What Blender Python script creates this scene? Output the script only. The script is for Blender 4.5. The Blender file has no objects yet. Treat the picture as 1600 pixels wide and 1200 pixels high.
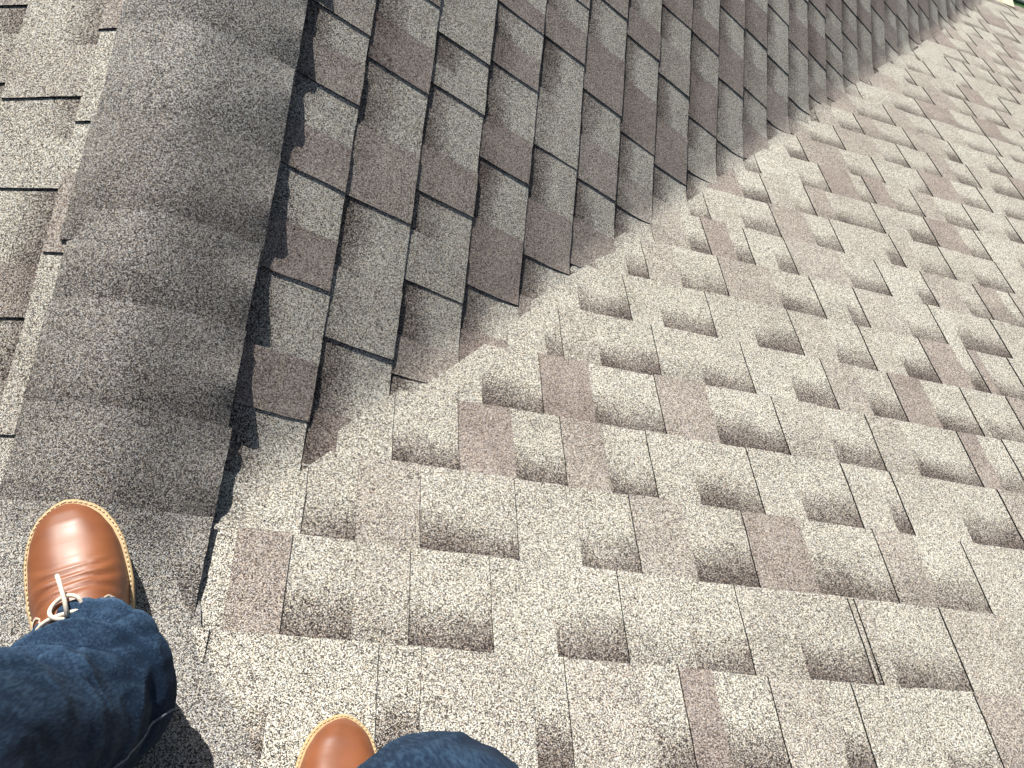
import bpy, math, random
from mathutils import Vector, Matrix, noise

scene = bpy.context.scene
COL = scene.collection
RAD = math.radians

# ------------------------------------------------------------------ camera
CAM_POS = Vector((0.19417, 0.02884, 1.18605))
CX = Vector((0.948756, 0.089942, 0.302939))       # image right
CY = Vector((0.165063, -0.958518, -0.232371))     # image down
CZ = Vector((0.269472, 0.270468, -0.924247))      # view direction
FPX = 1327.52
cam_data = bpy.data.cameras.new('camera')
cam_data.sensor_fit = 'HORIZONTAL'
cam_data.sensor_width = 36.0
cam_data.lens = 36.0 * FPX / 1600.0
cam_data.clip_start = 0.02
cam_data.clip_end = 3000
cam = bpy.data.objects.new('camera', cam_data)
COL.objects.link(cam)
cam.matrix_world = Matrix(((CX.x, -CY.x, -CZ.x, CAM_POS.x),
                           (CX.y, -CY.y, -CZ.y, CAM_POS.y),
                           (CX.z, -CY.z, -CZ.z, CAM_POS.z),
                           (0, 0, 0, 1)))
scene.camera = cam

# ------------------------------------------------------------------ sky, sun, exposure
SUN_EL, SUN_AZ = RAD(29), RAD(-28.5)                # azimuth from +Y, negative towards -X
sun_dir = Vector((math.cos(SUN_EL) * math.sin(SUN_AZ), math.cos(SUN_EL) * math.cos(SUN_AZ), math.sin(SUN_EL)))
world = bpy.data.worlds.new('World')
scene.world = world
world.use_nodes = True
wn = world.node_tree.nodes
wn.clear()
sky = wn.new('ShaderNodeTexSky')
sky.sky_type = 'NISHITA'
sky.sun_disc = False
sky.sun_elevation = SUN_EL
sky.sun_rotation = SUN_AZ
bg = wn.new('ShaderNodeBackground')
bg.inputs['Strength'].default_value = 0.05
wo = wn.new('ShaderNodeOutputWorld')
world.node_tree.links.new(sky.outputs[0], bg.inputs[0])
world.node_tree.links.new(bg.outputs[0], wo.inputs[0])
sun_data = bpy.data.lights.new('sun', 'SUN')
sun_data.energy = 5.0
sun_data.angle = RAD(0.53)
sun_data.color = (1.0, 0.965, 0.91)
sun = bpy.data.objects.new('sun', sun_data)
COL.objects.link(sun)
sun.rotation_euler = sun_dir.to_track_quat('Z', 'Y').to_euler()
sun.location = (-3, 5, 6)
vs = scene.view_settings
vs.view_transform = 'Standard'
vs.look = 'None'
vs.exposure = 0.56
vs.gamma = 1.0
vs.use_curve_mapping = False

# ------------------------------------------------------------------ roof geometry (metres)
TH = 0.49725
T = math.tan(TH)
COS = math.cos(TH)
EA, EB = 0.13486, 0.12570                         # course spacing in plan on the two slopes
A0, B0 = 0.3920, 0.1333
EAVE = 3.86


def smax(a, b, k):
    h = max(k - abs(a - b), 0.0) / k
    return max(a, b) + h * h * k * 0.25


def zroof(x, y, k=0.030):
    return smax(-T * y, -T * abs(x), k)


def project(x, y, z):
    d = Vector((x, y, z)) - CAM_POS
    w = d.dot(CZ)
    if w < 0.02:
        return None
    return 800 + FPX * d.dot(CX) / w, 600 + FPX * d.dot(CY) / w


def shown_area(poly):
    pts = [project(x, y, zroof(x, y)) for x, y in poly]
    if any(q is None for q in pts):
        return 0.0
    for sign, ax, lim in ((1, 0, 0), (-1, 0, -1600), (1, 1, 0), (-1, 1, -1200)):
        out = []
        for i in range(len(pts)):
            a, b = pts[i], pts[(i + 1) % len(pts)]
            fa, fb = sign * a[ax] - lim, sign * b[ax] - lim
            if fa >= 0:
                out.append(a)
            if (fa >= 0) != (fb >= 0):
                t = fa / (fa - fb)
                out.append((a[0] + (b[0] - a[0]) * t, a[1] + (b[1] - a[1]) * t))
        pts = out
        if len(pts) < 3:
            return 0.0
    return abs(sum(pts[i][0] * pts[(i + 1) % len(pts)][1] - pts[(i + 1) % len(pts)][0] * pts[i][1]
                   for i in range(len(pts)))) / 2


# ------------------------------------------------------------------ materials
def new_mat(name):
    m = bpy.data.materials.new(name)
    m.use_nodes = True
    n = m.node_tree.nodes
    for x in list(n):
        if x.type != 'OUTPUT_MATERIAL' and x.type != 'BSDF_PRINCIPLED':
            n.remove(x)
    return m, n, m.node_tree.links, n['Principled BSDF']


def ramp(n, stops):
    r = n.new('ShaderNodeValToRGB')
    e = r.color_ramp.elements
    while len(e) < len(stops):
        e.new(0.5)
    for el, (pos, c) in zip(e, stops):
        el.position = pos
        el.color = (*c, 1)
    return r


def math_node(n, L, op, a, b=None, c=None, clamp=False):
    m = n.new('ShaderNodeMath')
    m.operation = op
    m.use_clamp = clamp
    for i, v in enumerate((a, b, c)):
        if v is None:
            continue
        if isinstance(v, (int, float)):
            m.inputs[i].default_value = v
        else:
            L.new(v, m.inputs[i])
    return m.outputs[0]


def shingle_material(name, cool=False, gain=1.0):
    m, n, L, bsdf = new_mat(name)
    geo = n.new('ShaderNodeNewGeometry')
    pos = geo.outputs['Position']
    att = n.new('ShaderNodeAttribute')
    att.attribute_name = 'grain'
    sep = n.new('ShaderNodeSeparateColor')
    L.new(att.outputs['Color'], sep.inputs[0])
    tone, band, vv = sep.outputs[0], sep.outputs[1], sep.outputs[2]
    # mineral granules: one random value per cell
    vor = n.new('ShaderNodeTexVoronoi')
    vor.inputs['Scale'].default_value = 880
    L.new(pos, vor.inputs['Vector'])
    rnd = n.new('ShaderNodeSeparateColor')
    L.new(vor.outputs['Color'], rnd.inputs[0])
    # granules clump a little
    clump = n.new('ShaderNodeTexNoise')
    clump.inputs['Scale'].default_value = 260
    clump.inputs['Detail'].default_value = 2
    L.new(pos, clump.inputs['Vector'])
    patch = n.new('ShaderNodeTexNoise')
    patch.inputs['Scale'].default_value = 13
    patch.inputs['Detail'].default_value = 3
    L.new(pos, patch.inputs['Vector'])
    # the darker blend printed at the head of the exposed tab, ragged front
    vw = math_node(n, L, 'MULTIPLY_ADD', patch.outputs[0], 0.12, vv)
    head = n.new('ShaderNodeMapRange')
    head.interpolation_type = 'LINEAR'
    head.inputs['From Min'].default_value = 0.11
    head.inputs['From Max'].default_value = 0.46
    head.inputs['To Min'].default_value = 1.0
    head.inputs['To Max'].default_value = 0.0
    L.new(vw, head.inputs['Value'])
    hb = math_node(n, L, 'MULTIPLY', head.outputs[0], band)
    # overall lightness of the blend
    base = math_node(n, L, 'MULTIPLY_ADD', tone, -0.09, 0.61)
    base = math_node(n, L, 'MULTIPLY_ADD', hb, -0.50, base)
    pch = math_node(n, L, 'SUBTRACT', patch.outputs[0], 0.5)
    base = math_node(n, L, 'MULTIPLY_ADD', pch, 0.22, base)
    g = math_node(n, L, 'SUBTRACT', rnd.outputs[0], 0.5)
    con = math_node(n, L, 'MULTIPLY_ADD', tone, -0.34, 1.22)
    base = math_node(n, L, 'MULTIPLY_ADD', g, con, base)
    cl = math_node(n, L, 'SUBTRACT', clump.outputs[0], 0.5)
    base = math_node(n, L, 'MULTIPLY_ADD', cl, 0.34, base)
    if cool:
        warm = ramp(n, [(0.0, (.014, .013, .013)), (.25, (.05, .046, .043)), (.48, (.17, .160, .148)),
                        (.72, (.39, .365, .33)), (1.0, (.74, .71, .64))])
        brown = ramp(n, [(0.0, (.014, .012, .012)), (.3, (.06, .050, .045)), (.55, (.19, .162, .143)),
                         (1.0, (.5, .47, .43))])
    else:
        warm = ramp(n, [(0.0, (.016, .013, .012)), (.22, (.055, .044, .040)), (.46, (.208, .186, .156)),
                        (.70, (.485, .456, .388)), (1.0, (.83, .80, .695))])
        brown = ramp(n, [(0.0, (.018, .012, .011)), (.25, (.075, .052, .045)), (.50, (.262, .220, .194)),
                         (.8, (.45, .385, .34)), (1.0, (.66, .59, .52))])
    L.new(base, warm.inputs[0])
    L.new(base, brown.inputs[0])
    mix = n.new('ShaderNodeMix')
    mix.data_type = 'RGBA'
    bm = math_node(n, L, 'MAXIMUM', math_node(n, L, 'MULTIPLY', hb, 0.9), tone, clamp=True)
    L.new(bm, mix.inputs[0])
    L.new(warm.outputs[0], mix.inputs[6])
    L.new(brown.outputs[0], mix.inputs[7])
    # single granules lean bluish or ochre
    hue = ramp(n, [(0.0, (.84, .97, 1.16)), (.3, (.96, 1.0, 1.04)), (.7, (1.02, 1.0, .97)), (1.0, (1.13, 1.0, .82))])
    L.new(rnd.outputs[1], hue.inputs[0])
    mul = n.new('ShaderNodeMix')
    mul.data_type = 'RGBA'
    mul.blend_type = 'MULTIPLY'
    mul.inputs[0].default_value = 0.8
    L.new(mix.outputs[2], mul.inputs[6])
    L.new(hue.outputs[0], mul.inputs[7])
    spot = n.new('ShaderNodeTexNoise')
    spot.inputs['Scale'].default_value = 34
    spot.inputs['Detail'].default_value = 4
    spot.inputs['Roughness'].default_value = .65
    L.new(pos, spot.inputs['Vector'])
    spr = ramp(n, [(.235, (.35, .34, .33)), (.30, (1, 1, 1))])
    L.new(spot.outputs[0], spr.inputs[0])
    mul_s = n.new('ShaderNodeMix')
    mul_s.data_type = 'RGBA'
    mul_s.blend_type = 'MULTIPLY'
    mul_s.inputs[0].default_value = 1.0
    L.new(mul.outputs[2], mul_s.inputs[6])
    L.new(spr.outputs[0], mul_s.inputs[7])
    mul = mul_s
    # faint weather staining
    st = n.new('ShaderNodeTexNoise')
    st.inputs['Scale'].default_value = 2.1
    st.inputs['Detail'].default_value = 4
    L.new(pos, st.inputs['Vector'])
    str_ = ramp(n, [(0.3, (.88 * gain, .87 * gain, .86 * gain)), (.65, (1.0 * gain, 1.0 * gain, 1.0 * gain))])
    L.new(st.outputs[0], str_.inputs[0])
    mul2 = n.new('ShaderNodeMix')
    mul2.data_type = 'RGBA'
    mul2.blend_type = 'MULTIPLY'
    mul2.inputs[0].default_value = 1.0
    L.new(mul.outputs[2], mul2.inputs[6])
    L.new(str_.outputs[0], mul2.inputs[7])
    L.new(mul2.outputs[2], bsdf.inputs['Base Color'])
    bsdf.inputs['Roughness'].default_value = 0.85
    bsdf.inputs['Specular IOR Level'].default_value = 0.25
    bump = n.new('ShaderNodeBump')
    bump.inputs['Strength'].default_value = 0.55
    bump.inputs['Distance'].default_value = 0.0011
    hgt = math_node(n, L, 'MULTIPLY_ADD', rnd.outputs[2], 0.5, math_node(n, L, 'MULTIPLY', vor.outputs['Distance'], -1.3))
    L.new(hgt, bump.inputs['Height'])
    L.new(bump.outputs[0], bsdf.inputs['Normal'])
    return m


def simple_material(name, color, rough=0.6, var=0.15, scale=40, bump=0.0, spec=0.4, metal=0.0):
    m, n, L, bsdf = new_mat(name)
    tc = n.new('ShaderNodeTexCoord')
    no = n.new('ShaderNodeTexNoise')
    no.inputs['Scale'].default_value = scale
    no.inputs['Detail'].default_value = 5
    L.new(tc.outputs['Object'], no.inputs['Vector'])
    lo = tuple(max(0, c * (1 - var)) for c in color)
    hi = tuple(min(1, c * (1 + var)) for c in color)
    r = ramp(n, [(0.3, lo), (0.7, hi)])
    L.new(no.outputs[0], r.inputs[0])
    L.new(r.outputs[0], bsdf.inputs['Base Color'])
    bsdf.inputs['Roughness'].default_value = rough
    bsdf.inputs['Specular IOR Level'].default_value = spec
    bsdf.inputs['Metallic'].default_value = metal
    if bump:
        b = n.new('ShaderNodeBump')
        b.inputs['Strength'].default_value = 0.5
        b.inputs['Distance'].default_value = bump
        L.new(no.outputs[0], b.inputs['Height'])
        L.new(b.outputs[0], bsdf.inputs['Normal'])
    return m


M_SHINGLE = shingle_material('weathered_shingle')
M_CAP = shingle_material('ridge_cap_shingle', cool=True, gain=.90)
M_EDGE = simple_material('asphalt_cut_edge', (.010, .009, .009), 0.95, 0.4, 300, 0.0004, 0.1)


# ------------------------------------------------------------------ shingle pieces
def clip(poly, f):
    """keep the part of a polygon of (x, y) where f >= 0"""
    out = []
    for i in range(len(poly)):
        a, b = poly[i], poly[(i + 1) % len(poly)]
        fa, fb = f(*a), f(*b)
        if fa >= 0:
            out.append(a)
        if (fa >= 0) != (fb >= 0):
            t = fa / (fa - fb)
            out.append((a[0] + (b[0] - a[0]) * t, a[1] + (b[1] - a[1]) * t))
    return out


def ragged(poly, amp, seg, rng):
    out = []
    for i in range(len(poly)):
        a, b = poly[i], poly[(i + 1) % len(poly)]
        ln = math.dist(a, b)
        n = max(1, min(4, int(ln / seg)))
        for k in range(n):
            t = k / n
            j = amp if k else amp * 0.7
            out.append((a[0] + (b[0] - a[0]) * t + rng.uniform(-j, j), a[1] + (b[1] - a[1]) * t + rng.uniform(-j, j)))
    return out


class Piece:
    __slots__ = ('polys', 'h', 'attr', 'area', 'outline')


FOLD = [-0.058, -0.044, -0.031, -0.019, -0.008, 0.008, 0.019, 0.031, 0.044, 0.058]


def make_piece(outline, h, attr, valley=True, fold_sign=1):
    """outline in plan; h(x, y) = height over the deck; attr(x, y) = grain colour"""
    if len(outline) < 3:
        return None
    ar = abs(sum(outline[i][0] * outline[(i + 1) % len(outline)][1] - outline[(i + 1) % len(outline)][0] * outline[i][1]
                 for i in range(len(outline)))) / 2
    if ar < 2e-4:
        return None
    polys = [outline]
    if valley:
        ds = [abs(x) - y for x, y in outline]
        lo, hi = min(ds), max(ds)
        sg = 1 if outline[0][0] >= 0 else -1
        cuts = [c for c in FOLD if lo < c < hi]
        if cuts:
            polys = []
            rest = outline
            for c in cuts:
                a = clip(rest, lambda x, y: c - (sg * x - y))
                rest = clip(rest, lambda x, y: (sg * x - y) - c)
                if len(a) > 2:
                    polys.append(a)
            if len(rest) > 2:
                polys.append(rest)
    p = Piece()
    p.polys, p.h, p.attr, p.outline = polys, h, attr, outline
    p.area = shown_area(outline)
    return p


def emit(piece, V, F, MI, AT, SM, depth=0.007):
    idx = {}
    first = len(V)
    edges = {}
    for poly in piece.polys:
        ids = []
        for x, y in poly:
            key = (round(x, 5), round(y, 5))
            if key not in idx:
                idx[key] = len(V)
                V.append((x, y, zroof(x, y) + piece.h(x, y)))
                AT.append(piece.attr(x, y))
            if not ids or ids[-1] != idx[key]:
                ids.append(idx[key])
        if len(ids) > 1 and ids[0] == ids[-1]:
            ids.pop()
        if len(ids) < 3 or len(set(ids)) < len(ids):
            continue
        sa = sum(V[ids[i]][0] * V[ids[(i + 1) % len(ids)]][1] - V[ids[(i + 1) % len(ids)]][0] * V[ids[i]][1]
                 for i in range(len(ids)))
        if sa < 0:
            ids.reverse()
        F.append(ids)
        MI.append(0)
        SM.append(True)
        for i in range(len(ids)):
            e = (ids[i], ids[(i + 1) % len(ids)])
            if (e[1], e[0]) in edges:
                del edges[(e[1], e[0])]
            else:
                edges[e] = 1
    for a, b in edges:
        va, vb = V[a], V[b]
        k = len(V)
        V.extend([va, vb, (vb[0], vb[1], vb[2] - depth), (va[0], va[1], va[2] - depth)])
        AT.extend([AT[a]] * 4)
        F.append([k, k + 3, k + 2, k + 1])
        MI.append(1)
        SM.append(False)


def link_mesh(name, V, F, MI, AT, SM, mats, parent=None):
    me = bpy.data.meshes.new(name)
    me.from_pydata(V, [], F)
    for m in mats:
        me.materials.append(m)
    me.polygons.foreach_set('material_index', MI)
    me.polygons.foreach_set('use_smooth', SM)
    if AT:
        at = me.attributes.new('grain', 'FLOAT_COLOR', 'POINT')
        at.data.foreach_set('color', [c for q in AT for c in q])
    me.update()
    o = bpy.data.objects.new(name, me)
    COL.objects.link(o)
    if parent:
        o.parent = parent
    return o


def build_slope(root, pieces, keep):
    pieces = [p for p in pieces if p]
    pieces.sort(key=lambda p: -p.area)
    single = [p for p in pieces[:keep] if p.area > 25]
    rest = pieces[len(single):]
    for p in single:
        V, F, MI, AT, SM = [], [], [], [], []
        emit(p, V, F, MI, AT, SM)
        link_mesh('shingle', V, F, MI, AT, SM, (M_SHINGLE, M_EDGE), root)
    if rest:
        V, F, MI, AT, SM = [], [], [], [], []
        for p in rest:
            emit(p, V, F, MI, AT, SM)
        o = link_mesh('shingle_field', V, F, MI, AT, SM, (M_SHINGLE, M_EDGE), root)
        o['kind'] = 'stuff'


def deck(name, pts_grid, label):
    V, F = [], []
    rows, cols = len(pts_grid), len(pts_grid[0])
    for r in pts_grid:
        for x, y in r:
            V.append((x, y, zroof(x, y) - 0.006))
    for i in range(rows - 1):
        for j in range(cols - 1):
            a = i * cols + j
            F.append([a, a + 1, a + cols + 1, a + cols])
    # face up
    fixed = []
    for f in F:
        s = sum(V[f[i]][0] * V[f[(i + 1) % 4]][1] - V[f[(i + 1) % 4]][0] * V[f[i]][1] for i in range(4))
        fixed.append(f if s > 0 else f[::-1])
    o = link_mesh(name, V, fixed, [0] * len(fixed), [(0.45, 0.0, 0.6, 1)] * len(V), [True] * len(fixed), (M_SHINGLE,))
    o['kind'] = 'structure'
    o['label'] = label
    return o


def lerp(a, b, t):
    return a + (b - a) * t


# ---- decks: each slope starts at its valley and runs out of view
rowsA = []
for i in range(41):
    y = lerp(-1.6, EAVE, i / 40)
    x0 = abs(y) if y > 0 else -1.6
    rowsA.append([(lerp(x0, 9.0, (j / 24) ** 2), y) for j in range(25)])
roof_main = deck('roof_main_slope', rowsA, 'sunlit grey-brown shingled slope falling away to the far eave on the right')
rowsB = []
for i in range(41):
    x = lerp(0.0, EAVE, i / 40)
    rowsB.append([(x, lerp(x, 7.0, (j / 24) ** 2)) for j in range(25)])
roof_side = deck('roof_shaded_slope', rowsB, 'dim side slope between the ridge and the valley with raking light')
rowsC = []
for i in range(25):
    x = -lerp(0.0, 2.4, i / 24)
    rowsC.append([(x, lerp(-x, 7.0, (j / 24) ** 2)) for j in range(25)])
roof_left = deck('roof_left_slope', rowsC, 'slope on the left of the ridge caps, only its upper shingles in view')

LAP = 0.028
TOOTH0, TOOTH1 = 0.0036, 0.0086                   # height of the upper layer: head, butt
BACK0, BACK1 = 0.0, 0.0052                        # height of the backing layer


def cell_attr(tone, band, head_of, rnd):
    def f(x, y):
        v = head_of(x, y)
        return (tone, band, max(0.0, v) * 5.0, rnd)
    return f


# ---- main slope (courses run along X, butt faces +Y)
# traced cut-outs of the courses nearest the camera: line number -> spans in metres
CUT_A = {3: [(.258, .349), (.426, .547), (.641, .755), (.864, .963), (1.058, 1.182), (1.188, 1.196), (1.225, 1.373)],
         2: [(.269, .344), (.44, .597), (.7, .801), (.901, 1.019), (1.137, 1.298), (1.385, 1.501)],
         1: [(.395, .505), (.601, .694), (.774, .862), (.945, 1.074), (1.162, 1.287), (1.364, 1.404), (1.539, 1.676)],
         0: [(.553, .667), (.768, .91), (1.022, 1.177), (1.288, 1.407), (1.491, 1.65)],
         -1: [(.685, .723), (.801, .933), (1.029, 1.147), (1.247, 1.351), (1.438, 1.532), (1.621, 1.739), (1.761, 1.876)],
         -2: [(.777, .893), (.966, 1.098), (1.198, 1.316), (1.409, 1.514), (1.6, 1.694), (1.791, 1.84), (1.87, 1.97)],
         -3: [(.911, .964), (1.045, 1.17), (1.315, 1.432)]}
# traced tones of the teeth: line number -> [(x inside the tooth, tone)]
TONE_A = {3: [(.2, .8), (.39, .25), (.6, .1), (.8, .1), (1.0, .2), (1.2, .3), (1.45, .3)],
          2: [(.2, .6), (.39, .45), (.65, .1), (.85, .5), (1.08, .85), (1.34, .5), (1.56, .15)],
          1: [(.34, .15), (.55, .95), (.73, .7), (.9, .15), (1.12, .15), (1.32, .15), (1.47, .2), (1.7, .5)],
          0: [(.49, .1), (.71, 1), (.96, .75), (1.22, .3), (1.45, .35), (1.7, .9)],
          -1: [(.63, .1), (.76, .2), (.98, .1), (1.2, .1), (1.39, .5), (1.58, .9), (1.75, .2)],
          -2: [(.72, .1), (.93, .1), (1.15, .15), (1.36, .3), (1.56, .2), (1.74, .9), (1.855, .9)],
          -3: [(.86, .1), (1.0, .4), (1.22, .55), (1.5, .1)]}


def cells_along(lo, hi, cuts, rng):
    """list of (s0, s1, is_cut) covering lo..hi, random beyond the traced spans"""
    out = []
    spans = sorted(cuts)
    s = lo
    if spans:
        # random cells before the first traced one
        first = spans[0][0]
        pre = []
        q = first
        cut = False
        while q > lo:
            w = rng.uniform(.06, .13)
            pre.append((max(lo, q - w), q, cut))
            q -= w
            cut = not cut
        out.extend(reversed(pre))
        s = first
        for i, (a, b) in enumerate(spans):
            if a > s + 1e-4:
                out.append((s, a, False))
            out.append((a, b, True))
            s = b
    cut = False
    while s < hi:
        w = rng.choice((.055, .075, .09, .11, .13, .15)) * rng.uniform(.9, 1.1)
        out.append((s, min(hi, s + w), cut))
        s += w
        cut = not cut
    return out


pieces = []
k = 8
while True:
    y_head = A0 - EA * k
    y_butt = y_head + EA
    if y_head > EAVE - 0.01:
        break
    rng = random.Random(900 + k)
    ca = rng.uniform(-0.012, 0.040)
    xs = max(y_head, 0) - 0.14 if y_butt > 0.02 else -0.75
    xe = max(y_butt, 0) + 3.1
    wob = rng.uniform(-.0015, .0015)
    skew = rng.uniform(-.0012, .0012)
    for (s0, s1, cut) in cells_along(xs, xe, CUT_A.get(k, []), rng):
        tone = None
        for tx, tv in TONE_A.get(k, []):
            if not cut and s0 <= tx <= s1:
                tone = tv
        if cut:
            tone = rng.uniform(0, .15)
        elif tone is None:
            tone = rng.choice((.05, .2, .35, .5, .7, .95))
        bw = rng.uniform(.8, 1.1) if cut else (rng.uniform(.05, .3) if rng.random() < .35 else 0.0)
        if k in CUT_A and s1 <= CUT_A[k][0][0] + 1e-4:
            bw = 0.0
        yb = min(EAVE + 0.012, y_butt + wob + rng.uniform(-.0012, .0012))
        h0, h1 = (BACK0, BACK1) if cut else (TOOTH0, TOOTH1)
        h1 += rng.uniform(-.0003, .0006)
        if cut:
            s0, s1 = s0 - .012, s1 + .012          # backing runs under the neighbouring teeth
        tilt = rng.uniform(-.002, .002)
        outl = [(s0 + tilt, y_head - LAP), (s1 + tilt, y_head - LAP), (s1, yb), (s0, yb)]
        near = shown_area(outl) > 400
        if near:
            outl = ragged(outl, .0009, .03, rng)
        outl = clip(outl, lambda x, y: x - y - ca) if xs > -.5 else clip(outl, lambda x, y: x + y + 2.0)

        def hf(x, y, h0=h0, h1=h1, yh=y_head, sk=skew):
            v = (y - yh) / EA
            d = x - y
            near_v = max(0.0, 1 - max(d, 0) / .12)
            return lerp(h0, h1, v) * (1 - .45 * near_v) + .0012 * near_v
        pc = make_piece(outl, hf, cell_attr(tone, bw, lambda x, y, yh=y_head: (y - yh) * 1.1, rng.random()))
        pieces.append(pc)
    k -= 1
build_slope(roof_main, pieces, 300)

# ---- shaded slope (courses run along Y, butt faces +X)
LINE_B = {1: [1.002, .86, .693, .515, .299], 2: [1.156, .962, .695, .44], 3: [1.11, .994, .77, .593, .418],
          4: [1.274, 1.129, .905, .635], 5: [1.436, 1.281, 1.01, .754], 6: [1.5, 1.224, .996], 7: [1.466, 1.187],
          8: [1.652, 1.437, 1.17], 9: [1.654, 1.385], 10: [1.836, 1.592], 11: [1.851, 1.638], 12: [2.032, 1.84],
          13: [1.989], 14: [2.248, 2.026]}
pieces = []
k = 0
while True:
    x_butt = B0 + EB * k
    x_head = x_butt - EB
    if x_head > EAVE - .01:
        break
    rng = random.Random(300 + k)
    lines = LINE_B.get(k, [])
    lo, hi = max(0, x_head) - .16, x_butt + 1.9
    cuts = []
    srt = sorted(lines)
    for i, yl in enumerate(srt):
        below = srt[i - 1] if i else yl - .2
        g = min((yl - below) * rng.uniform(.42, .6), .13)
        cuts.append((yl - g, yl))
    wob = rng.uniform(-.0012, .0012)
    cb = rng.uniform(.06, .11)
    for (s0, s1, cut) in cells_along(lo, hi, cuts, rng):
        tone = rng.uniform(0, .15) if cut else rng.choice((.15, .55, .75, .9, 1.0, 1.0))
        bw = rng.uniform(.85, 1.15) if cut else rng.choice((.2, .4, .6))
        xb = min(EAVE + .012, x_butt + wob + rng.uniform(-.0018, .0018))
        h0, h1 = (0.0, .0046) if cut else (.0024, .0070)
        h1 += rng.uniform(-.0002, .0010)
        if cut:
            s0, s1 = s0 - .012, s1 + .012
        tilt = rng.uniform(-.003, .003)
        outl = [(x_head - LAP, s0 + tilt), (xb, s0), (xb, s1), (x_head - LAP, s1 + tilt)]
        near = shown_area(outl) > 400
        if near:
            outl = ragged(outl, .0009, .03, rng)
        outl = clip(outl, lambda x, y: y - x + cb)
        outl = clip(outl, lambda x, y: x - .02)

        def hf(x, y, h0=h0, h1=h1, xh=x_head):
            v = (x - xh) / EB
            d = x - y
            f = min(1.0, max(0.0, (d + .02) / .09))
            return lerp(h0, h1, v) * (1 - .55 * f) - .0015 * f
        pc = make_piece(outl, hf, cell_attr(tone, bw, lambda x, y, xh=x_head: (x - xh) * 1.1, rng.random()))
        pieces.append(pc)
    k += 1
build_slope(roof_side, pieces, 300)

# ---- left slope (courses run along Y, butt faces -X)
LINE_C = {1: [.837, .677, .468, .207], 2: [.905, .722, .57, .371, .198]}
pieces = []
for k in range(1, 12):
    x_butt = .140 + EB * (k - 1)
    x_head = x_butt - EB
    rng = random.Random(70 + k)
    srt = sorted(LINE_C.get(k, []))
    cuts = []
    for i, yl in enumerate(srt):
        below = srt[i - 1] if i else yl - .15
        cuts.append((yl - (yl - below) * rng.uniform(.4, .6), yl))
    for (s0, s1, cut) in cells_along(max(0, x_head) - .1, x_butt + 1.9, cuts, rng):
        tone = rng.uniform(0, .2) if cut else rng.choice((.1, .35, .55, .8))
        bw = rng.uniform(.6, .9) if cut else rng.choice((0, .15, .35))
        h0, h1 = (BACK0, BACK1) if cut else (TOOTH0, TOOTH1)
        if cut:
            s0, s1 = s0 - .012, s1 + .012
        xb = x_butt + rng.uniform(-.002, .002)
        outl = [(-x_head + LAP, s0), (-xb, s0), (-xb, s1), (-x_head + LAP, s1)]
        outl = ragged(outl, .0009, .03, rng)
        outl = clip(outl, lambda x, y: y + x + .08)
        outl = clip(outl, lambda x, y: -x - .02)

        def hf(x, y, h0=h0, h1=h1, xh=x_head):
            return lerp(h0, h1, (-x - xh) / EB)
        pieces.append(make_piece(outl, hf, cell_attr(tone, bw, lambda x, y, xh=x_head: (-x - xh) * 1.1, rng.random())))
build_slope(roof_left, pieces, 300)

# ------------------------------------------------------------------ ridge caps
ridge = bpy.data.objects.new('roof_ridge', None)
COL.objects.link(ridge)
ridge['kind'] = 'structure'
ridge['label'] = 'ridge covered by a row of overlapping grey cap shingles'
ROUND = 0.045


def z_cap(x, y):
    crest = -T * (math.sqrt(x * x + ROUND * ROUND) - ROUND * .62)
    return smax(-T * y, crest, .045 + .095 * math.exp(-(x / .085) ** 2))


def grid_cap(pt, nu, nv, attr, bottom=0.0035):
    V, F, MI, AT, SM = [], [], [], [], []
    for j in range(nv + 1):
        for i in range(nu + 1):
            V.append(pt(i / nu, j / nv))
            AT.append(attr(i / nu, j / nv))
    for j in range(nv):
        for i in range(nu):
            a = j * (nu + 1) + i
            F.append([a, a + 1, a + nu + 2, a + nu + 1])
            MI.append(0)
            SM.append(True)
    ring = [(i, 0) for i in range(nu)] + [(nu, j) for j in range(nv)] + [(i, nv) for i in range(nu, 0, -1)] + [(0, j) for j in range(nv, 0, -1)]
    ids = [j * (nu + 1) + i for i, j in ring]
    for q in range(len(ids)):
        a, b = ids[q], ids[(q + 1) % len(ids)]
        va, vb = V[a], V[b]
        n = len(V)
        V.extend([va, vb, (vb[0], vb[1], vb[2] - bottom), (va[0], va[1], va[2] - bottom)])
        AT.extend([AT[a]] * 4)
        F.append([n, n + 3, n + 2, n + 1])
        MI.append(1)
        SM.append(False)
    return V, F, MI, AT, SM


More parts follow.
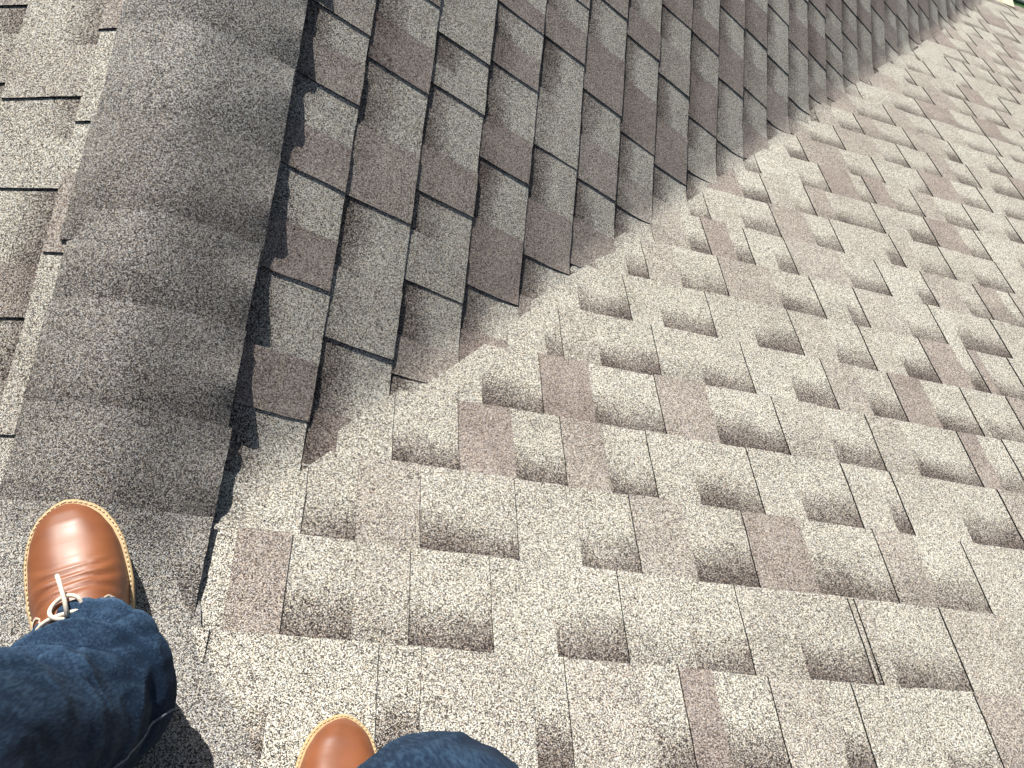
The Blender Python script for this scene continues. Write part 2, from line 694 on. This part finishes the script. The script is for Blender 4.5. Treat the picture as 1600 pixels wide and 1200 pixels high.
CAP_SEAM = [0.118, .255, .400, .535, .690, .845, .990, 1.135, 1.28, 1.425, 1.57, 1.715, 1.86, 2.005]
for c in range(len(CAP_SEAM) - 1):
    rng = random.Random(40 + c)
    y0, y1 = CAP_SEAM[c] - .045, CAP_SEAM[c + 1]
    xl, xr = -.110 + rng.uniform(-.008, .008), .149 + rng.uniform(-.003, .003)
    lift_c, lift_a = rng.uniform(.55, .8), rng.uniform(.009, .019)
    skew = rng.uniform(-.004, .004)
    tone = rng.uniform(.25, .75)

    def pt(u, v, y0=y0, y1=y1, xl=xl, xr=xr, lc=lift_c, la=lift_a, sk=skew, c=c):
        x = lerp(xl, xr, u) + sk * (v - .5)
        y = lerp(y0, y1, v) + .010 * (u - .5) + .0015 * math.sin(9 * u + c)
        ed = max(0, (u - .72) / .28) ** 2
        h = .0050 + .0038 * v - ed * .0048 + ed * (la * math.exp(-((v - lc) / .15) ** 2))
        h -= max(0, (.16 - u) / .16) ** 2 * (.0035 + .0038 * v)
        h += .0025 * noise.noise((x * 14, y * 14, c))
        if u < .001:
            x += .003 * noise.noise((y * 40, c, 7))
        if u > .999:
            x += .0012 * noise.noise((y * 90, c, 0))
        return (x, y, z_cap(x, y) + h)

    def at(u, v, y0=y0, y1=y1, t=tone):
        return (t, .27, max(0, (v * (y1 - y0) - .045)) * 5.0, 0)
    # the head of each cap (v = 0) tucks under the next one nearer the camera; band sits at the covered end
    V, F, MI, AT, SM = grid_cap(pt, 22, 10, at)
    link_mesh('cap_shingle', V, F, MI, AT, SM, (M_CAP, M_EDGE), ridge)

# the last caps are dressed up onto the main slope and cut to a curve
EDGE = [(.13, .120), (.075, .134), (.045, .143), (.013, .157), (-.03, .167), (-.055, .182), (-.086, .206), (-.125, .236),
        (-.2, .29), (-.34, .36)]


def edge_x(y):
    if y >= EDGE[0][0]:
        return EDGE[0][1]
    for (ya, xa), (yb, xb) in zip(EDGE, EDGE[1:]):
        if y >= yb:
            return lerp(xa, xb, (ya - y) / (ya - yb))
    return EDGE[-1][1]


for c, (y0, y1, lift) in enumerate(((-.02, .125, .0), (-.33, .085, .0035))):
    def pt(u, v, y0=y0, y1=y1, lift=lift, c=c):
        y = lerp(y0, y1, v) + .012 * (u - .5)
        xr = (.150 if c == 0 else edge_x(y)) + .0018 * noise.noise((y * 60, c, 3))
        xl = -.14 - (.1 * max(0, -y) if c else 0)
        x = lerp(xl, xr, u)
        ed = max(0, (u - .8) / .2) ** 2
        h = .0075 + .003 * v + lift + .002 * noise.noise((x * 14, y * 14, c + 20))
        if c == 0:
            h += ed * .009 * math.exp(-((v - .55) / .3) ** 2)
        else:
            h -= ed * .007
        return (x, y, z_cap(x, y) + h)

    def at(u, v, y0=y0, y1=y1, c=c):
        return (.45 if c == 0 else .25, .5, max(0.0, (v * (y1 - y0) - .03)) * 5.5 if c == 0 else .8, 0)
    V, F, MI, AT, SM = grid_cap(pt, 22, 26 if c else 10, at)
    link_mesh('cap_shingle', V, F, MI, AT, SM, (M_CAP, M_EDGE), ridge)

# ------------------------------------------------------------------ generic mesh helpers
def mesh_obj(name, V, F, mat, parent=None, smooth=True):
    me = bpy.data.meshes.new(name)
    me.from_pydata([tuple(v) for v in V], [], F)
    me.materials.append(mat)
    me.polygons.foreach_set('use_smooth', [smooth] * len(F))
    me.update()
    o = bpy.data.objects.new(name, me)
    COL.objects.link(o)
    if parent:
        o.parent = parent
    return o


def tube(path, r, n=8, close=False):
    V, F = [], []
    path = [Vector(p) for p in path]
    for i, p in enumerate(path):
        a = path[i - 1] if i else (path[-1] if close else path[0])
        b = path[(i + 1) % len(path)] if (close or i < len(path) - 1) else path[-1]
        d = (b - a).normalized()
        s = d.cross(Vector((0.13, .2, 1))).normalized()
        t = d.cross(s)
        for q in range(n):
            an = 2 * math.pi * q / n
            V.append(p + s * (math.cos(an) * r) + t * (math.sin(an) * r))
    m = len(path)
    for i in range(m if close else m - 1):
        j = (i + 1) % m
        for q in range(n):
            F.append([i * n + q, i * n + (q + 1) % n, j * n + (q + 1) % n, j * n + q])
    if not close:
        F.append(list(range(n))[::-1])
        F.append([(m - 1) * n + q for q in range(n)])
    return V, F


def box(x0, x1, y0, y1, z0, z1):
    V = [(x, y, z) for z in (z0, z1) for y in (y0, y1) for x in (x0, x1)]
    F = [[0, 2, 3, 1], [4, 5, 7, 6], [0, 1, 5, 4], [2, 6, 7, 3], [0, 4, 6, 2], [1, 3, 7, 5]]
    return V, F


def join(parts):
    V, F = [], []
    for v, f in parts:
        n = len(V)
        V.extend(v)
        F.extend([[i + n for i in q] for q in f])
    return V, F


# ------------------------------------------------------------------ gutter at the far inside corner, lawn
ZE = -T * EAVE
M_WHITE = simple_material('white_painted_metal', (.80, .79, .74), .4, .06, 20)
M_GREEN = simple_material('green_gutter_bed', (.075, .17, .05), .7, .3, 25)
M_CREAM = simple_material('cream_painted_metal', (.72, .66, .46), .45, .1, 20)
M_LAWN = simple_material('lawn_grass', (.06, .10, .03), .9, .45, 1.5)
gut = bpy.data.objects.new('roof_gutter', None)
COL.objects.link(gut)
gut.location = (EAVE, EAVE, ZE)
gut['label'] = 'green and white gutter along the far eave in the upper right corner'
gut['category'] = 'gutter'


def gpart(name, VF, mat):
    o = mesh_obj(name, VF[0], VF[1], mat, gut, False)
    o.matrix_parent_inverse = Matrix.Translation(gut.location).inverted()
    return o


G = .062
e0 = EAVE + .016
gpart('trough', join([box(EAVE + .17, 9.0, e0, e0 + G, ZE - .030, ZE - .022),
                      box(e0, e0 + G, EAVE + .17, 7.0, ZE - .030, ZE - .022)]), M_GREEN)
gpart('outer_lip', join([box(EAVE + .172, 9.0, e0 + G, e0 + G + .035, ZE - .10, ZE - .008),
                         box(e0 + G, e0 + G + .035, EAVE + .172, 7.0, ZE - .10, ZE - .010)]), M_WHITE)
gp = [(EAVE + .08, EAVE - .02), (EAVE + .165, EAVE - .045), (EAVE + .175, EAVE + .06), (EAVE + .12, EAVE + .16), (EAVE + .07, EAVE + .14)]
gz = [ZE + .016, ZE + .034, ZE + .012, ZE - .02, ZE + .03]
gpart('corner_guard', ([(x, y, z) for (x, y), z in zip(gp, gz)] + [(x, y, z - .09) for (x, y), z in zip(gp, gz)],
                       [[0, 1, 2, 4], [2, 3, 4]] + [[a, a + 5, (a + 1) % 5 + 5, (a + 1) % 5] for a in range(5)]), M_CREAM)
lawn = mesh_obj('lawn', [(-400, -400, -5.1), (400, -400, -5.1), (400, 400, -5.1), (-400, 400, -5.1)], [[0, 1, 2, 3]], M_LAWN, None, False)
lawn['kind'] = 'structure'
lawn['label'] = 'green lawn far below the eave'

# ------------------------------------------------------------------ person: shoes and jeans
def leather_material():
    m, n, L, b = new_mat('tan_leather')
    tc = n.new('ShaderNodeTexCoord')
    no = n.new('ShaderNodeTexNoise')
    no.inputs['Scale'].default_value = 14
    no.inputs['Detail'].default_value = 4
    L.new(tc.outputs['Object'], no.inputs['Vector'])
    r = ramp(n, [(.25, (.150, .047, .018)), (.5, (.235, .076, .028)), (.75, (.30, .105, .040))])
    L.new(no.outputs[0], r.inputs[0])
    L.new(r.outputs[0], b.inputs['Base Color'])
    b.inputs['Roughness'].default_value = .48
    b.inputs['Specular IOR Level'].default_value = .5
    b.inputs['Coat Weight'].default_value = .06
    b.inputs['Coat Roughness'].default_value = .25
    # fine creases across the vamp and pebbled grain
    wv = n.new('ShaderNodeTexNoise')
    mp = n.new('ShaderNodeMapping')
    mp.inputs['Scale'].default_value = (18, 95, 18)
    L.new(tc.outputs['Object'], mp.inputs['Vector'])
    L.new(mp.outputs[0], wv.inputs['Vector'])
    wv.inputs['Scale'].default_value = 1
    wv.inputs['Detail'].default_value = 3
    wv.inputs['Distortion'].default_value = .8
    fine = n.new('ShaderNodeTexNoise')
    fine.inputs['Scale'].default_value = 700
    L.new(tc.outputs['Object'], fine.inputs['Vector'])
    h = math_node(n, L, 'MULTIPLY_ADD', fine.outputs[0], .12, wv.outputs[0])
    bp = n.new('ShaderNodeBump')
    bp.inputs['Strength'].default_value = .2
    bp.inputs['Distance'].default_value = .0012
    L.new(h, bp.inputs['Height'])
    L.new(bp.outputs[0], b.inputs['Normal'])
    return m


def denim_material():
    m, n, L, b = new_mat('blue_denim')
    tc = n.new('ShaderNodeTexCoord')
    wear = n.new('ShaderNodeTexNoise')
    wear.inputs['Scale'].default_value = 8
    wear.inputs['Detail'].default_value = 6
    wear.inputs['Roughness'].default_value = .65
    L.new(tc.outputs['Object'], wear.inputs['Vector'])
    slub = n.new('ShaderNodeTexNoise')
    mp = n.new('ShaderNodeMapping')
    mp.inputs['Scale'].default_value = (420, 420, 60)
    mp.inputs['Rotation'].default_value = (.3, .5, 0)
    L.new(tc.outputs['Object'], mp.inputs['Vector'])
    L.new(mp.outputs[0], slub.inputs['Vector'])
    slub.inputs['Scale'].default_value = 1
    slub.inputs['Detail'].default_value = 2
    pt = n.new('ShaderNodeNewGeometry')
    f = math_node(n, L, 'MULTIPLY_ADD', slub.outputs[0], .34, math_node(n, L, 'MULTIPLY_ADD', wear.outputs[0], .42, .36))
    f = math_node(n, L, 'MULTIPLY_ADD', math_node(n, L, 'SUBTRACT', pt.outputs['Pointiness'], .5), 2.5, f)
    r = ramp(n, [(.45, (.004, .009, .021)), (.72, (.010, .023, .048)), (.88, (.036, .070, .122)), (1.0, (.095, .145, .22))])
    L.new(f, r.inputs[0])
    L.new(r.outputs[0], b.inputs['Base Color'])
    b.inputs['Roughness'].default_value = .9
    b.inputs['Specular IOR Level'].default_value = .15
    bp = n.new('ShaderNodeBump')
    bp.inputs['Strength'].default_value = .4
    bp.inputs['Distance'].default_value = .0007
    L.new(slub.outputs[0], bp.inputs['Height'])
    L.new(bp.outputs[0], b.inputs['Normal'])
    return m


M_LEATHER = leather_material()
M_DENIM = denim_material()
M_WELT = simple_material('pale_leather_welt', (.52, .36, .18), .55, .15, 120, .0003)
M_SOLE = simple_material('rubber_sole', (.17, .14, .11), .8, .2, 90)
M_LACE = simple_material('off_white_lace', (.75, .66, .54), .8, .12, 500, .0003)
M_THREAD = simple_material('pale_thread', (.62, .50, .33), .8, .1, 300)

person = bpy.data.objects.new('person', None)
COL.objects.link(person)
person.location = (.17, -.2, .1)
person['label'] = 'person in dark blue jeans and tan leather lace-up shoes standing on the roof'
person['category'] = 'person'
P_INV = Matrix.Translation(person.location).inverted()

WL = [(0, 0), (.008, .011), (.025, .0195), (.05, .0300), (.09, .0385), (.15, .0460), (.22, .0505), (.30, .052), (.38, .0525), (.48, .049),
      (.60, .042), (.72, .0375), (.84, .0355), (.92, .031), (.97, .021), (.992, .010), (1, 0)]
TOPH = [(0, .004), (.03, .018), (.07, .030), (.13, .038), (.2, .042), (.28, .047), (.36, .055), (.45, .064), (.52, .071), (.6, .076),
        (.75, .085), (.88, .085), (1, .08)]


def table(tb, s):
    if s <= tb[0][0]:
        return tb[0][1]
    for (a, va), (b, vb) in zip(tb, tb[1:]):
        if s <= b:
            t = (s - a) / (b - a)
            return lerp(va, vb, t)
    return tb[-1][1]


def build_shoe(tip, heading, pitch, roll, mirror, with_lace, size=1.0):
    LEN = .30
    root = bpy.data.objects.new('shoe', None)
    COL.objects.link(root)
    sg = -1 if mirror else 1
    M = Matrix.Translation(Vector(tip)) @ Matrix.Rotation(heading, 4, 'Z') @ Matrix.Rotation(pitch, 4, 'X') @ Matrix.Rotation(roll, 4, 'Y') @ Matrix.Scale(size, 4)
    root.parent = person
    root.matrix_parent_inverse = P_INV
    root.matrix_basis = M

    def half(s):
        # medial side (towards +x before mirroring) slightly fuller at the ball
        w = table(WL, s)
        return w * (1 + .03 * math.sin(s * 6)), w

    def centre(s):
        return .006 * math.cos(s * 3.0)

    ss = [i / 64 for i in range(65)]
    ss = sorted(set([0, .002, .006, .012, .02, .03, .97, .98, .988, .994, .998, 1] + ss))

    def slab(inset, z0, z1, name, mat, par):
        V, F = [], []
        outline = []
        for s in ss:
            wr, _ = half(s)
            outline.append((sg * (centre(s) + max(0, wr - inset)), -LEN * (inset / LEN + s * (1 - 2 * inset / LEN))))
        for s in reversed(ss[1:-1]):
            _, wl = half(s)
            outline.append((sg * (centre(s) - max(0, wl - inset)), -LEN * (inset / LEN + s * (1 - 2 * inset / LEN))))
        n = len(outline)
        rings = [(0.0015, z0), (0, z0 + .0015), (0, z1 - .0015), (.0015, z1)]
        cx, cy = 0, -LEN / 2
        for ins, z in rings:
            for x, y in outline:
                d = math.hypot(x - cx, y - cy)
                V.append((x - (x - cx) / d * ins, y - (y - cy) / d * ins, z))
        for r in range(3):
            for i in range(n):
                f = [r * n + i, r * n + (i + 1) % n, (r + 1) * n + (i + 1) % n, (r + 1) * n + i]
                F.append(f if sg < 0 else f[::-1])
        F.append([3 * n + i for i in range(n)] if sg < 0 else [3 * n + i for i in range(n)][::-1])
        F.append([i for i in range(n)][::-1] if sg < 0 else [i for i in range(n)])
        return mesh_obj(name, V, F, mat, par, False), outline

    slab(.0015, 0.0, .0155, 'outsole', M_SOLE, root)
    _, wout = slab(0.0, .016, .0225, 'welt', M_WELT, root)

    def up(s, ph, off=0.0):
        """upper surface: s along, ph 0 (medial) .. pi (lateral)"""
        inset = .0058
        w = max(.0005, table(WL, s) - inset * min(1, s / .05 + .2))
        top = table(TOPH, s)
        cs, sn = math.cos(ph), math.sin(ph)
        pw = .72
        x = math.copysign(abs(cs) ** pw, cs) * w * (1.05 if cs > 0 else 1.0)
        z = (sn ** .80) * top
        # creases where the toes bend
        cr = 0
        for c0, amp, wd, sl in ((.335, .0034, .010, .10), (.385, .0040, .012, .16), (.43, .0026, .010, .05), (.30, .0014, .008, -.08)):
            sc = c0 + sl * (ph / math.pi - .5) * (1 if ph > 1.2 else .4) + .012 * math.sin(ph * 3 + c0 * 30)
            cr -= amp * math.exp(-((s - sc) / wd) ** 2) * sn ** 1.5
            cr += .5 * amp * math.exp(-((s - sc - .022) / .014) ** 2) * sn ** 1.5
        cr += .0012 * noise.noise((s * 9, ph * 2, 5)) * sn
        z += cr
        nx, nz = cs, sn
        return Vector((sg * (centre(s) + x + nx * off), -LEN * (.022 + s * .956), .021 + z + nz * off))

    V, F = [], []
    NS, NP = 84, 40
    for i in range(NS + 1):
        s = (i / NS) ** 1.15
        for j in range(NP + 1):
            V.append(up(s, math.pi * j / NP))
    for i in range(NS):
        for j in range(NP):
            a = i * (NP + 1) + j
            f = [a, a + 1, a + NP + 2, a + NP + 1]
            F.append(f if sg < 0 else f[::-1])
    upper = mesh_obj('upper', V, F, M_LEATHER, root)

    # lace facings (quarters) laid over the vamp on both sides, with stitched edges
    for side in (0, 1):
        V, F = [], []
        nu, nv = 14, 10

        def q(u, v, off):
            ph0 = .16 if side == 0 else math.pi - .16
            ph1 = 1.02 if side == 0 else math.pi - 1.02
            ph = lerp(ph0, ph1, v)
            front = .50 - .035 * math.sin(min(1, v) * math.pi * .5) + .05 * (1 - v) ** 2
            if v > .85:
                front += (v - .85) * .12
            s = lerp(front, .80, u)
            return up(s, ph, off)
        for layer in (.0016, -.0004):
            for i in range(nu + 1):
                for j in range(nv + 1):
                    V.append(q(i / nu, j / nv, layer))
        n = (nu + 1) * (nv + 1)
        for i in range(nu):
            for j in range(nv):
                a = i * (nv + 1) + j
                F.append([a, a + 1, a + nv + 2, a + nv + 1])
        ring = [i * (nv + 1) for i in range(nu)] + [nu * (nv + 1) + j for j in range(nv)] + [i * (nv + 1) + nv for i in range(nu, 0, -1)] + [j for j in range(nv, 0, -1)]
        for t in range(len(ring)):
            a, b = ring[t], ring[(t + 1) % len(ring)]
            F.append([a, b, b + n, a + n])
        mesh_obj('quarter', V, F, M_LEATHER, root)
        st = []
        for row in (.012, .024):
            path = [q(row, j / 12, .0022) for j in range(13)] + [q(u, 1 - row * 2.5, .0022) for u in (.05, .1, .15, .2, .25, .3)]
            for a, b in zip(path, path[1:]):
                for t0 in (.05, .55):
                    st.append(tube([a.lerp(b, t0), a.lerp(b, t0 + .34)], .00055, 5))
        VV, FF = join(st)
        mesh_obj('stitching', VV, FF, M_LACE, root)

    # welt stitches
    st = []
    n = len(wout)
    pts = [Vector((x, y, .0229)) for x, y in wout]
    cx = Vector((0, -LEN / 2, .0229))
    pts = [p + (cx - p).normalized() * .0034 for p in pts]
    acc = 0.0
    for i in range(n):
        a, b = pts[i], pts[(i + 1) % n]
        ln = (b - a).length
        t = 0.0
        while acc < ln:
            d = (b - a).normalized()
            p = a + d * acc
            st.append(tube([p - d * .0019, p + d * .0019], .0007, 5))
            acc += .0056
        acc -= ln
    VV, FF = join(st)
    mesh_obj('welt_stitching', VV, FF, M_THREAD, root)

    if with_lace:
        # lace crossing the throat, and the small bow loop and loose end in front of the hem
        cross = [up(.555 - .055 * math.sin(math.pi * i / 16) + .02 * (1 - i / 16) , lerp(.62, math.pi - .42, i / 16), .004) for i in range(17)]
        VV, FF = tube(cross, .0022, 8)
        mesh_obj('lace', VV, FF, M_LACE, root)
        c = up(.475, math.pi / 2 + .02, .006)
        loop = []
        for i in range(22):
            a = 2 * math.pi * i / 22
            loop.append(c + Vector((sg * .0145 * math.cos(a), .0115 * math.sin(a) - .004, .003 * math.sin(a * 2) - .001)))
        VV, FF = tube(loop, .0022, 8, True)
        mesh_obj('lace', VV, FF, M_LACE, root)
        endp = [c + Vector((sg * d, e, z)) for d, e, z in ((.001, -.016, .006), (.002, 0.0, .008), (.001, .014, .008), (-.001, .030, .003))]
        VV, FF = tube(endp, .0022, 8)
        mesh_obj('lace', VV, FF, M_LACE, root)
    return root


LT = (-.0255, .1160, .0030)
build_shoe(LT, RAD(25), RAD(-16.5), RAD(0), False, True, 1.09)
RT = (.3510, -.1035, T * .1035 + .0085)
build_shoe(RT, RAD(-4), RAD(-28.0), RAD(0), True, True, .96)

# ---- jeans
LEG_L = [(.098, (.066, -.074), .066, .072), (.125, (.070, -.076), .072, .077), (.16, (.072, -.082), .076, .080), (.21, (.064, -.098), .074, .078),
         (.27, (.050, -.112), .073, .075), (.34, (.028, -.114), .077, .078), (.42, (.010, -.113), .082, .083), (.50, (.004, -.122), .085, .086),
         (.60, (.018, -.155), .088, .090), (.72, (.045, -.195), .094, .098), (.84, (.075, -.225), .098, .11), (.93, (.105, -.235), .10, .115)]
LEG_R = [(.205, (.350, -.325), .064, .070), (.23, (.350, -.325), .070, .076), (.27, (.352, -.312), .072, .077), (.33, (.358, -.262), .073, .076),
         (.40, (.362, -.195), .076, .078), (.47, (.364, -.150), .080, .082), (.54, (.356, -.136), .084, .085), (.62, (.342, -.142), .088, .090),
         (.72, (.318, -.180), .093, .098), (.84, (.285, -.225), .098, .11), (.93, (.255, -.235), .10, .115)]


def leg_ring(tab, z):
    if z <= tab[0][0]:
        return tab[0][1], tab[0][2], tab[0][3]
    for a, b in zip(tab, tab[1:]):
        if z <= b[0]:
            t = (z - a[0]) / (b[0] - a[0])
            t = t * t * (3 - 2 * t) * .5 + t * .5
            return (lerp(a[1][0], b[1][0], t), lerp(a[1][1], b[1][1], t)), lerp(a[2], b[2], t), lerp(a[3], b[3], t)
    return tab[-1][1], tab[-1][2], tab[-1][3]


def leg_point(tab, seed, z, an, off=0.0):
    (cx, cy), rx, ry = leg_ring(tab, z)
    z0 = tab[0][0]
    rel = z - z0
    cs, sn = math.cos(an), math.sin(an)
    # cloth: breaks over the shoe, slanting drag folds, soft pulls at the knee
    low = math.exp(-rel / .16)
    fwd = RAD(118) if seed < 3 else RAD(88)
    d = 0.0

    sl = rel + .022 * math.sin(an - fwd + .5) + .010 * noise.noise((cs * 1.3 + seed, sn * 1.3, 2))
    sl2 = rel - .030 * math.sin(an - fwd - .2) + .012 * noise.noise((cs * 1.1, sn * 1.1 + seed, 6))
    front = .35 + .65 * max(0.0, math.cos(an - fwd))
    for c, w, k_, which in ((.045, .026, .016, 0), (.085, .028, -.012, 0), (.118, .034, .014, 1), (.158, .030, -.010, 1), (.195, .034, .011, 0),
                            (.245, .036, -.007, 1), (.29, .05, .006, 0)):
        q = abs((sl if which == 0 else sl2) - c) / (w * .85)
        d += front * k_ * max(0.0, 1 - q) ** 1.3
    d += .0060 * low * (abs(noise.noise((cs * 1.2 + seed, sn * 1.2, rel * 13 + cs * 1.6))) * 2.0 - .45)
    d += .0055 * math.exp(-((rel - .26) / .14) ** 2) * noise.noise((cs * 1.5 + seed, sn * 1.5, rel * 11 + cs * 2))
    tw = math.sin(an * 2.0 + rel * 30 + seed + 1.5 * noise.noise((cs + seed, sn, rel * 6)))
    d += .0048 * math.exp(-((rel - .20) / .13) ** 2) * ((1 - abs(tw)) ** 2.2 - .2)
    wr = noise.noise((cs * 2.6 + seed, sn * 2.6, rel * 24 + cs * 3))
    d += .0016 * (1 - abs(wr) * 2.2)
    if rel < .09:
        fa = math.atan2(math.sin(an - fwd), math.cos(an - fwd))
        d += (1 - rel / .09) * (.003 * math.exp(-(fa / .75) ** 2) - .006 * math.exp(-((fa + 1.3) / .5) ** 2))
    if rel < .022:
        d *= .7 + .3 * rel / .022
    d += off
    # the hem drapes forward over the instep and hangs lower at the heel
    drop = 0.0
    if rel < .10:
        w = 1 - rel / .10
        drop = w * .012 * sn
    return Vector((cx + cs * (rx + d), cy + sn * (ry + d), z + drop))


def hem(rel):
    return 0.0012 if .003 < rel < .018 else 0.0


def build_leg(tab, seed):
    V, F = [], []
    NA = 120
    z0, z1 = tab[0][0], tab[-1][0]
    zs = [z0 + .0028 * i for i in range(int(.22 / .0028))]
    zs += [zs[-1] + .008 * i for i in range(1, 500) if zs[-1] + .008 * i < z1]
    for z in zs:
        for j in range(NA):
            V.append(leg_point(tab, seed, z, 2 * math.pi * j / NA, hem(z - z0)))
    for i in range(len(zs) - 1):
        for j in range(NA):
            F.append([i * NA + j, i * NA + (j + 1) % NA, (i + 1) * NA + (j + 1) % NA, (i + 1) * NA + j])
    # turned-in hem so that the cloth has thickness
    n = len(V)
    for j in range(NA):
        p = leg_point(tab, seed, z0, 2 * math.pi * j / NA, -.004)
        V.append(p)
    for j in range(NA):
        p = leg_point(tab, seed, z0 + .05, 2 * math.pi * j / NA, -.012)
        V.append(p)
    for j in range(NA):
        F.append([j, n + j, n + (j + 1) % NA, (j + 1) % NA])
        F.append([n + j, n + NA + j, n + NA + (j + 1) % NA, n + (j + 1) % NA])
    return V, F


def pelvis():
    V, F = [], []
    NA = 60
    prof = [(.80, .155, .105), (.84, .178, .118), (.90, .186, .122), (.96, .182, .118), (1.01, .172, .110), (1.03, .168, .106)]
    for z, rx, ry in prof:
        for j in range(NA):
            a = 2 * math.pi * j / NA
            V.append((.18 + rx * math.cos(a), -.232 + ry * math.sin(a), z))
    for i in range(len(prof) - 1):
        for j in range(NA):
            F.append([i * NA + j, i * NA + (j + 1) % NA, (i + 1) * NA + (j + 1) % NA, (i + 1) * NA + j])
    F.append(list(range(NA))[::-1])
    F.append([(len(prof) - 1) * NA + j for j in range(NA)])
    return V, F


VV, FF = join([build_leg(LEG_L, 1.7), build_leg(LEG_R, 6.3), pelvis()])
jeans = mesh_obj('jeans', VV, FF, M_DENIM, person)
jeans.matrix_parent_inverse = P_INV


def on_jeans(name, V, F, mat):
    o = mesh_obj(name, V, F, mat, jeans)
    return o


M_SEAM = simple_material('faded_seam_denim', (.13, .15, .19), .9, .4, 150)
for tab, seed, ang in ((LEG_L, 1.7, .05), (LEG_R, 6.3, math.pi - .05)):
    z0 = tab[0][0]
    path = [leg_point(tab, seed, z0 + .002 + i * .006, ang - (1 if seed < 3 else -1) * .0075 * i + .04 * math.sin(i * .5), .0010) for i in range(90)]
    V, F = tube(path, .0013, 6)
    on_jeans('seam', V, F, M_SEAM)
    st = []
    for i in range(64):
        if random.Random(i).random() < .25:
            continue
        a = 2 * math.pi * i / 64
        st.append(tube([leg_point(tab, seed, z0 + .0175, a, .0014), leg_point(tab, seed, z0 + .0175, a + .05, .0014)], .0007, 5))
    V, F = join(st)
    on_jeans('hem_stitching', V, F, simple_material('blue_thread', (.20, .27, .34), .8, .2, 200))
